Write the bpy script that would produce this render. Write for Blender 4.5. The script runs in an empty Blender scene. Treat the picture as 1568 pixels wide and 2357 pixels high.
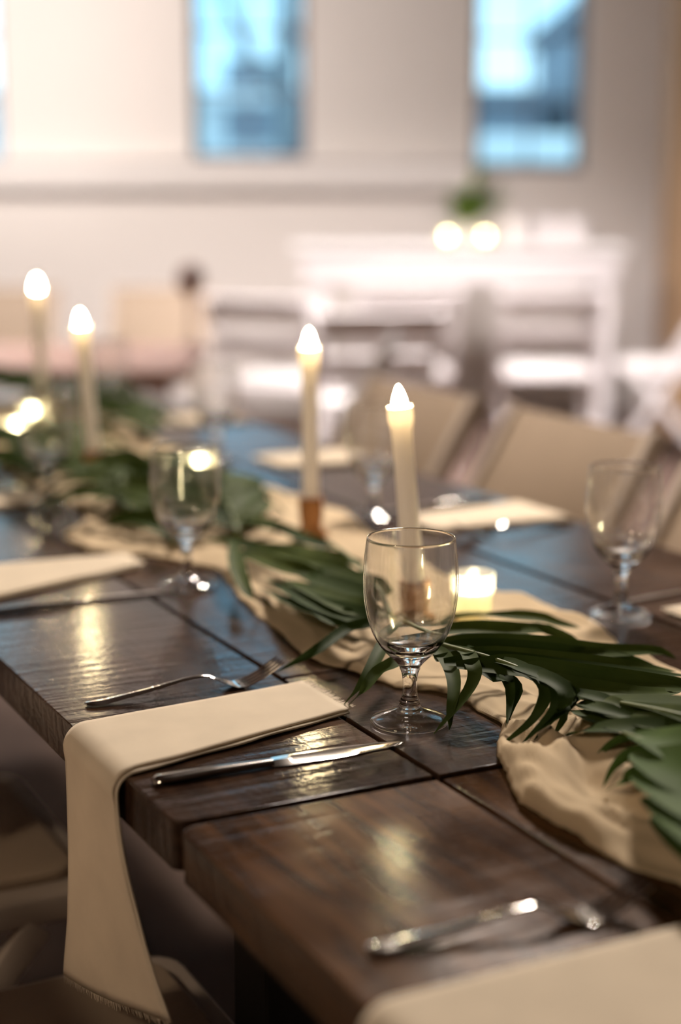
import bpy, bmesh, math, random
from mathutils import Vector, noise

random.seed(7)
SC = bpy.context.scene
COL = SC.collection

# ------------------------------------------------------------------ camera
PITCH = 11.1386
cam_data = bpy.data.cameras.new('camera')
cam_data.sensor_fit = 'VERTICAL'
cam_data.sensor_height = 36.0
cam_data.lens = 3700.0 / 2357.0 * 36.0
cam_data.clip_start = 0.05
cam_data.clip_end = 200
cam_data.dof.use_dof = True
cam_data.dof.focus_distance = 1.385
cam_data.dof.aperture_fstop = 1.85
cam_data.dof.aperture_blades = 0
camera = bpy.data.objects.new('camera', cam_data)
camera.location = (0, 0, 1.20)
camera.rotation_euler = (math.radians(90 - PITCH), 0, 0)
COL.objects.link(camera)
SC.camera = camera

# ------------------------------------------------------------------ colour management
SC.view_settings.view_transform = 'Standard'
SC.view_settings.look = 'None'
SC.view_settings.gamma = 1.0
SC.view_settings.use_curve_mapping = False
SC.view_settings.exposure = 0.0

# ------------------------------------------------------------------ dusk sky
world = bpy.data.worlds.new('dusk_sky')
SC.world = world
world.use_nodes = True
wn, wl = world.node_tree.nodes, world.node_tree.links
wn.clear()
w_out = wn.new('ShaderNodeOutputWorld')
w_bg = wn.new('ShaderNodeBackground')
w_tc = wn.new('ShaderNodeTexCoord')
w_no = wn.new('ShaderNodeTexNoise')
w_no.inputs['Scale'].default_value = 3.0
w_no.inputs['Detail'].default_value = 3.0
w_cr = wn.new('ShaderNodeValToRGB')
w_cr.color_ramp.elements[0].position = 0.35
w_cr.color_ramp.elements[0].color = (0.22, 0.56, 0.82, 1)
w_cr.color_ramp.elements[1].position = 0.65
w_cr.color_ramp.elements[1].color = (0.60, 0.88, 0.98, 1)
wl.new(w_tc.outputs['Generated'], w_no.inputs['Vector'])
wl.new(w_no.outputs['Fac'], w_cr.inputs['Fac'])
wl.new(w_cr.outputs['Color'], w_bg.inputs['Color'])
w_bg.inputs['Strength'].default_value = 2.4
wl.new(w_bg.outputs['Background'], w_out.inputs['Surface'])

# ------------------------------------------------------------------ ceiling lights of the hall, plus two added fill lights
def area_light(name, loc, target, size, watts, color, spread=180):
    d = bpy.data.lights.new(name, 'AREA')
    d.shape = 'DISK'
    d.size = size
    d.spread = math.radians(spread)
    d.energy = watts
    d.color = color
    o = bpy.data.objects.new(name, d)
    o.location = loc
    o.rotation_euler = (Vector(target) - Vector(loc)).to_track_quat('-Z', 'Y').to_euler()
    COL.objects.link(o)
    return o

WARM = (1.0, 0.86, 0.74)
area_light('ceiling_light_over_far_tables', (0.7, 5.2, 3.42), (0.6, 6.9, 0), 0.8, 92, (1.0, 0.90, 0.87), 76)
area_light('ceiling_light_by_window_wall', (-2.3, 5.7, 3.42), (-1.6, 9.0, 1.4), 0.7, 100, (1.0, 0.90, 0.84), 105)
area_light('fill_light_over_side_table', (-1.2, 5.0, 3.42), (-1.1, 5.0, 0), 0.6, 30, (1.0, 0.88, 0.80), 90)  # added fill, brightens the rosy side table; not a fitting of the hall
area_light('ceiling_light_over_long_table', (0.7, 4.1, 3.42), (0.2, 2.0, 0.75), 0.6, 66, (1.0, 0.87, 0.76), 80)
area_light('fill_light_behind_camera', (-2.4, -0.9, 3.42), (-0.1, 1.2, 0.6), 0.6, 17, (1.0, 0.78, 0.56), 100)  # unseen fill added behind the camera to lift hanging napkin and near seats

# ------------------------------------------------------------------ materials
def new_mat(name):
    m = bpy.data.materials.new(name)
    m.use_nodes = True
    n, l = m.node_tree.nodes, m.node_tree.links
    return m, n, l, n['Principled BSDF']

def plain(name, color, rough=0.5, metal=0.0, var=0.12, scale=8.0, bump=0.0, bump_scale=60.0, spec=0.5, stretch=(1, 1, 1)):
    """Principled surface whose colour wanders a little with an object-space noise, with optional fine relief."""
    m, n, l, b = new_mat(name)
    tc = n.new('ShaderNodeTexCoord')
    mp = n.new('ShaderNodeMapping')
    mp.inputs['Scale'].default_value = stretch
    l.new(tc.outputs['Object'], mp.inputs['Vector'])
    no = n.new('ShaderNodeTexNoise')
    no.inputs['Scale'].default_value = scale
    no.inputs['Detail'].default_value = 4
    l.new(mp.outputs['Vector'], no.inputs['Vector'])
    mx = n.new('ShaderNodeMix')
    mx.data_type = 'RGBA'
    mx.inputs['A'].default_value = tuple(c * (1 - var) for c in color) + (1,)
    mx.inputs['B'].default_value = tuple(min(1, c * (1 + var)) for c in color) + (1,)
    l.new(no.outputs['Fac'], mx.inputs['Factor'])
    l.new(mx.outputs['Result'], b.inputs['Base Color'])
    b.inputs['Roughness'].default_value = rough
    b.inputs['Metallic'].default_value = metal
    b.inputs['Specular IOR Level'].default_value = spec
    if bump:
        n2 = n.new('ShaderNodeTexNoise')
        n2.inputs['Scale'].default_value = bump_scale
        n2.inputs['Detail'].default_value = 3
        l.new(mp.outputs['Vector'], n2.inputs['Vector'])
        bp = n.new('ShaderNodeBump')
        bp.inputs['Strength'].default_value = bump
        bp.inputs['Distance'].default_value = 0.002
        l.new(n2.outputs['Fac'], bp.inputs['Height'])
        l.new(bp.outputs['Normal'], b.inputs['Normal'])
    return m

def plank_wood(name, dark, light, rough):
    """Stained sawn board: grain along local Y, saw chatter across it, satin varnish."""
    m, n, l, b = new_mat(name)
    tc = n.new('ShaderNodeTexCoord')
    oi = n.new('ShaderNodeObjectInfo')
    off = n.new('ShaderNodeVectorMath'); off.operation = 'SCALE'
    off.inputs[0].default_value = (7.3, 3.1, 5.7)
    l.new(oi.outputs['Random'], off.inputs['Scale'])
    add = n.new('ShaderNodeVectorMath'); add.operation = 'ADD'
    l.new(tc.outputs['Object'], add.inputs[0]); l.new(off.outputs['Vector'], add.inputs[1])
    def noi(scale, detail, vec, distort=0.0):
        mp = n.new('ShaderNodeMapping'); mp.inputs['Scale'].default_value = vec
        l.new(add.outputs['Vector'], mp.inputs['Vector'])
        t = n.new('ShaderNodeTexNoise'); t.inputs['Scale'].default_value = scale
        t.inputs['Detail'].default_value = detail; t.inputs['Distortion'].default_value = distort
        l.new(mp.outputs['Vector'], t.inputs['Vector'])
        return t
    grain = noi(14, 6, (5, 0.5, 5), 0.6)
    blotch = noi(5, 3, (1, 0.7, 1), 0.3)
    saw = noi(30, 3, (0.22, 2.6, 1), 0.25)
    fine = noi(170, 3, (1.0, 0.6, 1), 0.2)
    comb = n.new('ShaderNodeMath'); comb.operation = 'MULTIPLY'
    l.new(grain.outputs['Fac'], comb.inputs[0]); l.new(blotch.outputs['Fac'], comb.inputs[1])
    cr = n.new('ShaderNodeValToRGB')
    cr.color_ramp.elements[0].position = 0.14; cr.color_ramp.elements[0].color = dark + (1,)
    cr.color_ramp.elements[1].position = 0.42; cr.color_ramp.elements[1].color = light + (1,)
    l.new(comb.outputs['Value'], cr.inputs['Fac'])
    l.new(cr.outputs['Color'], b.inputs['Base Color'])
    b.inputs['Specular IOR Level'].default_value = 0.14
    rr = n.new('ShaderNodeMapRange')
    rr.inputs['From Min'].default_value = 0.3; rr.inputs['From Max'].default_value = 0.7
    rr.inputs['To Min'].default_value = rough - 0.07; rr.inputs['To Max'].default_value = rough + 0.1
    l.new(blotch.outputs['Fac'], rr.inputs['Value'])
    l.new(rr.outputs['Result'], b.inputs['Roughness'])
    b1 = n.new('ShaderNodeBump'); b1.inputs['Strength'].default_value = 0.40; b1.inputs['Distance'].default_value = 0.0016
    l.new(saw.outputs['Fac'], b1.inputs['Height'])
    b2 = n.new('ShaderNodeBump'); b2.inputs['Strength'].default_value = 0.40; b2.inputs['Distance'].default_value = 0.0006
    l.new(fine.outputs['Fac'], b2.inputs['Height']); l.new(b1.outputs['Normal'], b2.inputs['Normal'])
    l.new(b2.outputs['Normal'], b.inputs['Normal'])
    return m

def cloth_mat(name, color, weave=2600.0, transl=0.25, bump=0.15):
    m, n, l, b = new_mat(name)
    tc = n.new('ShaderNodeTexCoord')
    def wave(direction):
        w = n.new('ShaderNodeTexWave'); w.bands_direction = direction
        w.inputs['Scale'].default_value = weave / 6.28
        w.inputs['Distortion'].default_value = 1.2
        w.inputs['Detail'].default_value = 1
        l.new(tc.outputs['Object'], w.inputs['Vector'])
        return w
    wx, wy = wave('X'), wave('Y')
    mu = n.new('ShaderNodeMath'); mu.operation = 'ADD'
    l.new(wx.outputs['Fac'], mu.inputs[0]); l.new(wy.outputs['Fac'], mu.inputs[1])
    no = n.new('ShaderNodeTexNoise'); no.inputs['Scale'].default_value = 22; no.inputs['Detail'].default_value = 5
    l.new(tc.outputs['Object'], no.inputs['Vector'])
    mx = n.new('ShaderNodeMix'); mx.data_type = 'RGBA'
    mx.inputs['A'].default_value = tuple(c * 0.88 for c in color) + (1,)
    mx.inputs['B'].default_value = tuple(min(1, c * 1.1) for c in color) + (1,)
    l.new(no.outputs['Fac'], mx.inputs['Factor'])
    l.new(mx.outputs['Result'], b.inputs['Base Color'])
    b.inputs['Roughness'].default_value = 0.9
    b.inputs['Specular IOR Level'].default_value = 0.15
    bp = n.new('ShaderNodeBump'); bp.inputs['Strength'].default_value = bump; bp.inputs['Distance'].default_value = 0.0006
    l.new(mu.outputs['Value'], bp.inputs['Height'])
    l.new(bp.outputs['Normal'], b.inputs['Normal'])
    tr = n.new('ShaderNodeBsdfTranslucent')
    l.new(mx.outputs['Result'], tr.inputs['Color'])
    ms = n.new('ShaderNodeMixShader'); ms.inputs['Fac'].default_value = transl
    l.new(b.outputs['BSDF'], ms.inputs[1]); l.new(tr.outputs['BSDF'], ms.inputs[2])
    l.new(ms.outputs['Shader'], n['Material Output'].inputs['Surface'])
    return m

def clear_glass(name, ior=1.5, tint=(1, 1, 1), rough=0.0):
    m, n, l, b = new_mat(name)
    b.inputs['Base Color'].default_value = tint + (1,)
    b.inputs['Transmission Weight'].default_value = 1.0
    b.inputs['IOR'].default_value = ior
    no = n.new('ShaderNodeTexNoise'); no.inputs['Scale'].default_value = 40
    rr = n.new('ShaderNodeMapRange')
    rr.inputs['To Min'].default_value = rough; rr.inputs['To Max'].default_value = rough + 0.015
    l.new(no.outputs['Fac'], rr.inputs['Value']); l.new(rr.outputs['Result'], b.inputs['Roughness'])
    # the blown bowl is a thin wall: light goes straight through it, with a mirror share at grazing angles;
    # the solid base, stem and bowl bottom refract
    tc = n.new('ShaderNodeTexCoord'); sp = n.new('ShaderNodeSeparateXYZ')
    l.new(tc.outputs['Object'], sp.inputs['Vector'])
    hz = n.new('ShaderNodeMapRange'); hz.interpolation_type = 'SMOOTHSTEP'
    hz.inputs['From Min'].default_value = 0.076; hz.inputs['From Max'].default_value = 0.092
    hz.inputs['To Max'].default_value = 0.92
    l.new(sp.outputs['Z'], hz.inputs['Value'])
    rim = n.new('ShaderNodeMapRange')
    rim.inputs['From Min'].default_value = 0.1622; rim.inputs['From Max'].default_value = 0.1634
    rim.inputs['To Min'].default_value = 1.0; rim.inputs['To Max'].default_value = 0.0
    l.new(sp.outputs['Z'], rim.inputs['Value'])
    fc = n.new('ShaderNodeLayerWeight'); fc.inputs['Blend'].default_value = 0.5
    side = n.new('ShaderNodeMapRange'); side.interpolation_type = 'SMOOTHSTEP'
    side.inputs['From Min'].default_value = 0.70; side.inputs['From Max'].default_value = 0.93
    side.inputs['To Min'].default_value = 1.0; side.inputs['To Max'].default_value = 0.15
    l.new(fc.outputs['Facing'], side.inputs['Value'])
    k1 = n.new('ShaderNodeMath'); k1.operation = 'MULTIPLY'
    l.new(hz.outputs['Result'], k1.inputs[0]); l.new(rim.outputs['Result'], k1.inputs[1])
    k2 = n.new('ShaderNodeMath'); k2.operation = 'MULTIPLY'
    l.new(k1.outputs['Value'], k2.inputs[0]); l.new(side.outputs['Result'], k2.inputs[1])
    tp = n.new('ShaderNodeBsdfTransparent'); tp.inputs['Color'].default_value = (0.985, 0.985, 0.98, 1)
    gl = n.new('ShaderNodeBsdfGlossy'); gl.inputs['Roughness'].default_value = 0.01
    lw = n.new('ShaderNodeLayerWeight'); lw.inputs['Blend'].default_value = 0.5
    pw = n.new('ShaderNodeMath'); pw.operation = 'POWER'; pw.inputs[1].default_value = 5.0
    l.new(lw.outputs['Facing'], pw.inputs[0])
    fr = n.new('ShaderNodeMapRange'); fr.inputs['To Min'].default_value = 0.022; fr.inputs['To Max'].default_value = 0.85
    l.new(pw.outputs['Value'], fr.inputs['Value'])
    m1 = n.new('ShaderNodeMixShader'); l.new(fr.outputs['Result'], m1.inputs['Fac'])
    l.new(tp.outputs['BSDF'], m1.inputs[1]); l.new(gl.outputs['BSDF'], m1.inputs[2])
    m2 = n.new('ShaderNodeMixShader'); ft = n.new('ShaderNodeMapRange'); ft.inputs['From Min'].default_value = 0.004; ft.inputs['From Max'].default_value = 0.011
    ft.inputs['To Min'].default_value = 0.6; ft.inputs['To Max'].default_value = 0.0
    l.new(sp.outputs['Z'], ft.inputs['Value'])
    k3 = n.new('ShaderNodeMath'); k3.operation = 'MAXIMUM'
    l.new(k2.outputs['Value'], k3.inputs[0]); l.new(ft.outputs['Result'], k3.inputs[1])
    l.new(k3.outputs['Value'], m2.inputs['Fac'])
    l.new(b.outputs['BSDF'], m2.inputs[1]); l.new(m1.outputs['Shader'], m2.inputs[2])
    l.new(m2.outputs['Shader'], n['Material Output'].inputs['Surface'])
    return m

def thin_pane(name, tint, transl=0.0, transl_col=(1, 1, 1)):
    """Thin sheet of glass: lets light straight through, mirrors a little at grazing angles, may scatter some."""
    m, n, l, b = new_mat(name)
    n.remove(b)
    tp = n.new('ShaderNodeBsdfTransparent'); tp.inputs['Color'].default_value = tint + (1,)
    gl = n.new('ShaderNodeBsdfGlossy'); gl.inputs['Roughness'].default_value = 0.03
    lw = n.new('ShaderNodeLayerWeight'); lw.inputs['Blend'].default_value = 0.5
    pw = n.new('ShaderNodeMath'); pw.operation = 'POWER'; pw.inputs[1].default_value = 5.0
    l.new(lw.outputs['Facing'], pw.inputs[0])
    fr = n.new('ShaderNodeMapRange'); fr.inputs['To Min'].default_value = 0.035; fr.inputs['To Max'].default_value = 0.85
    l.new(pw.outputs['Value'], fr.inputs['Value'])
    mx = n.new('ShaderNodeMixShader')
    l.new(fr.outputs['Result'], mx.inputs['Fac'])
    l.new(tp.outputs['BSDF'], mx.inputs[1]); l.new(gl.outputs['BSDF'], mx.inputs[2])
    last = mx
    if transl:
        tr = n.new('ShaderNodeBsdfTranslucent'); tr.inputs['Color'].default_value = transl_col + (1,)
        m2 = n.new('ShaderNodeMixShader'); m2.inputs['Fac'].default_value = transl
        l.new(mx.outputs['Shader'], m2.inputs[1]); l.new(tr.outputs['BSDF'], m2.inputs[2])
        last = m2
    l.new(last.outputs['Shader'], n['Material Output'].inputs['Surface'])
    return m

def wax_mat(name, color, transl):
    m, n, l, b = new_mat(name)
    no = n.new('ShaderNodeTexNoise'); no.inputs['Scale'].default_value = 25
    mx = n.new('ShaderNodeMix'); mx.data_type = 'RGBA'
    mx.inputs['A'].default_value = tuple(c * 0.95 for c in color) + (1,)
    mx.inputs['B'].default_value = color + (1,)
    l.new(no.outputs['Fac'], mx.inputs['Factor'])
    l.new(mx.outputs['Result'], b.inputs['Base Color'])
    b.inputs['Roughness'].default_value = 0.45
    tr = n.new('ShaderNodeBsdfTranslucent'); tr.inputs['Color'].default_value = color + (1,)
    ms = n.new('ShaderNodeMixShader'); ms.inputs['Fac'].default_value = transl
    l.new(b.outputs['BSDF'], ms.inputs[1]); l.new(tr.outputs['BSDF'], ms.inputs[2])
    l.new(ms.outputs['Shader'], n['Material Output'].inputs['Surface'])
    return m

def glow_mat(name, color, strength):
    m, n, l, b = new_mat(name)
    n.remove(b)
    e = n.new('ShaderNodeEmission')
    e.inputs['Color'].default_value = color + (1,)
    e.inputs['Strength'].default_value = strength
    l.new(e.outputs['Emission'], n['Material Output'].inputs['Surface'])
    return m

def leaf_mat(name, color, color2):
    m, n, l, b = new_mat(name)
    tc = n.new('ShaderNodeTexCoord')
    oi = n.new('ShaderNodeObjectInfo')
    no = n.new('ShaderNodeTexNoise'); no.inputs['Scale'].default_value = 30; no.inputs['Detail'].default_value = 3
    l.new(tc.outputs['Object'], no.inputs['Vector'])
    ad = n.new('ShaderNodeMath'); ad.operation = 'MULTIPLY'
    l.new(no.outputs['Fac'], ad.inputs[0]); l.new(oi.outputs['Random'], ad.inputs[1])
    mx = n.new('ShaderNodeMix'); mx.data_type = 'RGBA'
    mx.inputs['A'].default_value = color + (1,); mx.inputs['B'].default_value = color2 + (1,)
    l.new(ad.outputs['Value'], mx.inputs['Factor'])
    l.new(mx.outputs['Result'], b.inputs['Base Color'])
    b.inputs['Roughness'].default_value = 0.6
    b.inputs['Specular IOR Level'].default_value = 0.08
    tr = n.new('ShaderNodeBsdfTranslucent'); l.new(mx.outputs['Result'], tr.inputs['Color'])
    ms = n.new('ShaderNodeMixShader'); ms.inputs['Fac'].default_value = 0.2
    l.new(b.outputs['BSDF'], ms.inputs[1]); l.new(tr.outputs['BSDF'], ms.inputs[2])
    l.new(ms.outputs['Shader'], n['Material Output'].inputs['Surface'])
    return m

M = {
    'wall': plain('painted_plaster', (0.80, 0.75, 0.71), 0.8, var=0.03, scale=2, bump=0.15),
    'wall_taupe': plain('taupe_plaster', (0.52, 0.44, 0.38), 0.85, var=0.06, scale=2, bump=0.15),
    'trim': plain('white_trim_paint', (0.84, 0.80, 0.77), 0.55, var=0.03),
    'floor': plain('dark_floorboards', (0.13, 0.088, 0.07), 0.7, spec=0.15, var=0.15, scale=3, stretch=(1, 6, 1)),
    'ceiling': plain('dark_ceiling_boards', (0.09, 0.06, 0.045), 0.9, var=0.03, scale=2),
    'window_frame': plain('brown_sash_paint', (0.11, 0.065, 0.055), 0.5, var=0.1),
    'pane': thin_pane('window_glass', (0.97, 0.99, 1.0)),
    'pillar': plain('tan_timber', (0.50, 0.33, 0.19), 0.6, var=0.15, scale=4, stretch=(4, 4, 0.5)),
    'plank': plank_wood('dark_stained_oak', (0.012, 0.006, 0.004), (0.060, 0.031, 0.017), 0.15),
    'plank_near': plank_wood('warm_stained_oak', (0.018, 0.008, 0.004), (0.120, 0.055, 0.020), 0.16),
    'apron': plain('dark_apron_wood', (0.012, 0.007, 0.005), 0.7, var=0.2),
    'linen': cloth_mat('cream_linen', (0.74, 0.64, 0.50)),
    'gauze': cloth_mat('ecru_gauze', (0.72, 0.58, 0.39), 1800, 0.35, 0.3),
    'glass': clear_glass('drinking_glass'),
    'steel': plain('polished_steel', (0.70, 0.66, 0.61), 0.12, 1.0, var=0.04),
    'wax': wax_mat('ivory_wax', (0.92, 0.87, 0.81), 0.35),
    'votive_wax': wax_mat('pale_yellow_wax', (0.97, 0.95, 0.85), 0.5),
    'votive_glass': thin_pane('votive_glass', (0.99, 0.98, 0.92), 0.28, (0.98, 0.96, 0.86)),
    'flame': glow_mat('candle_flame', (1.0, 0.78, 0.44), 330.0),
    'votive_flame': glow_mat('votive_flame', (1.0, 0.86, 0.52), 110.0),
    'copper': plain('amber_turned_wood', (0.42, 0.19, 0.065), 0.32, 0.25, var=0.2),
    'leaf': leaf_mat('palm_green', (0.020, 0.040, 0.008), (0.085, 0.110, 0.022)),
    'leaf_bright': leaf_mat('palm_bright_green', (0.035, 0.070, 0.012), (0.080, 0.140, 0.024)),
    'leaf_stem': plain('palm_stem', (0.10, 0.13, 0.03), 0.5),
    'plant': leaf_mat('pot_plant_green', (0.05, 0.10, 0.015), (0.22, 0.26, 0.05)),
    'chair_frame': plain('cream_chair_frame', (0.50, 0.42, 0.35), 0.5, var=0.05),
    'chair_pad': plain('tan_chair_pad', (0.38, 0.29, 0.21), 0.7, var=0.08, bump=0.2),
    'white_resin': plain('white_resin', (0.86, 0.82, 0.82), 0.45, var=0.02),
    'white_pad': plain('white_vinyl_pad', (0.88, 0.85, 0.83), 0.5, var=0.02),
    'white_cloth': plain('white_tablecloth', (0.88, 0.85, 0.83), 0.8, var=0.03),
    'rosy_wood': plain('rosy_brown_wood', (0.55, 0.35, 0.29), 0.5, var=0.12, stretch=(1, 6, 1)),
    'white_china': plain('white_china', (0.88, 0.84, 0.84), 0.3, var=0.02),
    'dark_brown': plain('dark_brown_glaze', (0.34, 0.26, 0.24), 0.7),
    'facade': plain('weathered_facade', (0.90, 0.90, 0.93), 0.9, var=0.2, scale=0.6),
    'facade_dark': plain('dark_facade', (0.26, 0.28, 0.33), 0.8, var=0.25, scale=0.5),
    'bark': plain('tree_bark', (0.22, 0.23, 0.25), 0.9),
    'ground': plain('paving', (0.2, 0.2, 0.2), 0.9),
}

# ------------------------------------------------------------------ building helpers
TABLE_Z = 0.75
A27 = math.radians(27.0)
CA, SA = math.cos(A27), math.sin(A27)

def T(u, w, z=0.0):
    """Long table's own frame (u across, w along, z above the top) to world."""
    return Vector((u * CA - w * SA, u * SA + w * CA, TABLE_Z + z))

def tag(o, label=None, cat=None, group=None, kind=None):
    if label: o['label'] = label
    if cat: o['category'] = cat
    if group: o['group'] = group
    if kind: o['kind'] = kind
    return o

def empty(name, loc, rz=0.0, rx=0.0, ry=0.0):
    o = bpy.data.objects.new(name, None)
    o.empty_display_size = 0.05
    o.location = loc
    o.rotation_euler = (rx, ry, rz)
    COL.objects.link(o)
    return o

def link_mesh(name, me, mat, parent=None):
    o = bpy.data.objects.new(name, me)
    if mat and not me.materials:
        me.materials.append(mat)
    COL.objects.link(o)
    if parent is not None:
        o.parent = parent
    return o

def mesh_obj(name, verts, faces, mat, parent=None, smooth=True, loc=None):
    me = bpy.data.meshes.new(name)
    me.from_pydata([tuple(v) for v in verts], [], faces)
    if smooth:
        me.polygons.foreach_set('use_smooth', [True] * len(me.polygons))
    me.update()
    o = link_mesh(name, me, mat, parent)
    if loc is not None:
        o.location = loc
    return o

class MB:
    """Collects shapes in one bmesh; build() links them as one mesh object."""
    def __init__(self):
        self.bm = bmesh.new()
    def box(self, lo, hi, bevel=0.0, seg=2):
        bm2 = bmesh.new()
        bmesh.ops.create_cube(bm2, size=1.0)
        for v in bm2.verts:
            v.co = Vector(((lo[i] + hi[i]) / 2 + v.co[i] * (hi[i] - lo[i])) for i in range(3))
        if bevel:
            bmesh.ops.bevel(bm2, geom=bm2.edges[:], offset=bevel, segments=seg, profile=0.5, affect='EDGES')
        self._merge(bm2)
        return self
    def _merge(self, bm2):
        me = bpy.data.meshes.new('tmp')
        bm2.to_mesh(me); bm2.free()
        self.bm.from_mesh(me)
        bpy.data.meshes.remove(me)
    def lathe(self, prof, n=48, center=(0, 0), close=False):
        """Rings of (r, z) about Z at center; r=0 ends become points."""
        rows = []
        for r, z in prof:
            if r < 1e-6:
                rows.append([self.bm.verts.new((center[0], center[1], z))])
            else:
                rows.append([self.bm.verts.new((center[0] + r * math.cos(2 * math.pi * k / n), center[1] + r * math.sin(2 * math.pi * k / n), z)) for k in range(n)])
        pairs = list(zip(rows, rows[1:]))
        if close: pairs.append((rows[-1], rows[0]))
        for a, b in pairs:
            for k in range(n):
                k2 = (k + 1) % n
                if len(a) == 1 and len(b) == 1: break
                if len(a) == 1: self.bm.faces.new((a[0], b[k2], b[k]))
                elif len(b) == 1: self.bm.faces.new((a[k], a[k2], b[0]))
                else: self.bm.faces.new((a[k], a[k2], b[k2], b[k]))
        return self
    def tube(self, pts, radii, n=10):
        pts = [Vector(p) for p in pts]
        if not hasattr(radii, '__len__'): radii = [radii] * len(pts)
        rows = []
        for i, p in enumerate(pts):
            t = (pts[min(i + 1, len(pts) - 1)] - pts[max(i - 1, 0)]).normalized()
            ref = Vector((0, 0, 1)) if abs(t.z) < 0.9 else Vector((1, 0, 0))
            s = t.cross(ref).normalized(); q = s.cross(t)
            rows.append([self.bm.verts.new(p + radii[i] * (math.cos(2 * math.pi * k / n) * s + math.sin(2 * math.pi * k / n) * q)) for k in range(n)])
        for a, b in zip(rows, rows[1:]):
            for k in range(n):
                self.bm.faces.new((a[k], a[(k + 1) % n], b[(k + 1) % n], b[k]))
        self.bm.faces.new(rows[0][::-1]); self.bm.faces.new(rows[-1])
        return self
    def grid(self, rows):
        vs = [[self.bm.verts.new(p) for p in r] for r in rows]
        for a, b in zip(vs, vs[1:]):
            for k in range(len(a) - 1):
                self.bm.faces.new((a[k], a[k + 1], b[k + 1], b[k]))
        return self
    def mesh(self, name, smooth=False, fix=True):
        if fix: bmesh.ops.recalc_face_normals(self.bm, faces=self.bm.faces[:])
        me = bpy.data.meshes.new(name)
        self.bm.to_mesh(me); self.bm.free()
        if smooth:
            me.polygons.foreach_set('use_smooth', [True] * len(me.polygons))
        return me
    def build(self, name, mat, parent=None, smooth=False, fix=True, auto=None):
        me = self.mesh(name, smooth, fix)
        if auto is not None:
            me.polygons.foreach_set('use_smooth', [True] * len(me.polygons))
            me.set_sharp_from_angle(angle=math.radians(auto))
        return link_mesh(name, me, mat, parent)

def copy_tree(o, parent=None):
    c = o.copy()
    COL.objects.link(c)
    if parent is not None: c.parent = parent
    for ch in list(o.children):
        copy_tree(ch, c)
    return c

def lerp(a, b, t): return a + (b - a) * t

def interp(tab, x):
    if x <= tab[0][0]: return tab[0][1]
    for (x0, y0), (x1, y1) in zip(tab, tab[1:]):
        if x <= x1:
            return lerp(y0, y1, (x - x0) / (x1 - x0))
    return tab[-1][1]

def catmull(pts, n):
    """n+1 points along a Catmull-Rom spline through pts."""
    P = [Vector(p) for p in pts]
    P = [P[0] * 2 - P[1]] + P + [P[-1] * 2 - P[-2]]
    m = len(P) - 3
    out = []
    for i in range(n + 1):
        s = i / n * m
        k = min(int(s), m - 1); t = s - k
        a, b, c, d = P[k:k + 4]
        out.append(0.5 * ((2 * b) + (c - a) * t + (2 * a - 5 * b + 4 * c - d) * t * t + (3 * b - a - 3 * c + d) * t ** 3))
    return out

# ================================================================== THE ROOM
X0, X1, Y0, Y1, ZC = -4.6, 3.6, -2.6, 9.0, 3.5
def struct(o): return tag(o, kind='structure')

mb = MB(); mb.box((X0 - 0.3, Y0 - 0.3, -0.1), (X1 + 0.3, Y1 + 0.3, 0.0)); struct(mb.build('floor', M['floor']))
mb = MB(); mb.box((X0 - 0.3, Y0 - 0.3, ZC), (X1 + 0.3, Y1 + 0.3, ZC + 0.1)); struct(mb.build('ceiling', M['ceiling']))
mb = MB(); mb.box((X0 - 0.3, Y0, 0), (X0, Y1, ZC)); struct(mb.build('wall_left', M['wall']))
mb = MB(); mb.box((X1, Y0, 0), (X1 + 0.3, Y1, ZC)); struct(mb.build('wall_right', M['wall']))
mb = MB(); mb.box((X0 - 0.3, Y0 - 0.3, 0), (X1 + 0.3, Y0, ZC)); struct(mb.build('wall_front', M['wall']))

# back wall with three window openings
WIN = [(-2.47, -1.845, 1.363, 3.1), (-0.813, -0.185, 1.391, 3.1), (0.728, 1.335, 1.335, 3.1)]
mb = MB()
xs = [X0 - 0.3] + [v for w_ in WIN for v in w_[:2]] + [X1 + 0.3]
for i in range(0, len(xs), 2):
    mb.box((xs[i], Y1, 0), (xs[i + 1], Y1 + 0.28, ZC))
for (a, b_, z0, z1) in WIN:
    mb.box((a, Y1, 0), (b_, Y1 + 0.28, z0)); mb.box((a, Y1, z1), (b_, Y1 + 0.28, ZC))
struct(mb.build('wall_back', M['wall']))

def window(name, a, b_, z0, z1, cols=2, rows=5):
    root = struct(empty(name, ((a + b_) / 2, Y1 + 0.12, z0)))
    hw, h = (b_ - a) / 2, z1 - z0
    f = MB(); t = 0.035
    f.box((-hw, -0.03, 0), (-hw + t, 0.03, h), 0.004); f.box((hw - t, -0.03, 0), (hw, 0.03, h), 0.004)
    f.box((-hw + t, -0.03, 0), (hw - t, 0.03, t), 0.004); f.box((-hw + t, -0.03, h - t), (hw - t, 0.03, h), 0.004)
    f.build('window_frame', M['window_frame'], root)
    pw, ph = (2 * hw - 2 * t) / cols, (h - 2 * t) / rows
    for i in range(1, cols):
        m_ = MB(); x = -hw + t + i * pw; m_.box((x - 0.008, -0.018, t), (x + 0.008, 0.018, h - t), 0.003); m_.build('glazing_bar', M['window_frame'], root)
    for j in range(1, rows):
        m_ = MB(); z = t + j * ph; m_.box((-hw + t, -0.018, z - 0.008), (hw - t, 0.018, z + 0.008), 0.003); m_.build('glazing_bar', M['window_frame'], root)
    g = MB(); g.box((-pw / 2, -0.002, -ph / 2), (pw / 2, 0.002, ph / 2)); gm = g.mesh('pane'); gm.materials.append(M['pane'])
    for i in range(cols):
        for j in range(rows):
            p = link_mesh('pane', gm, None, root)
            p.location = (-hw + t + (i + 0.5) * pw, 0.0, t + (j + 0.5) * ph)
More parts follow.
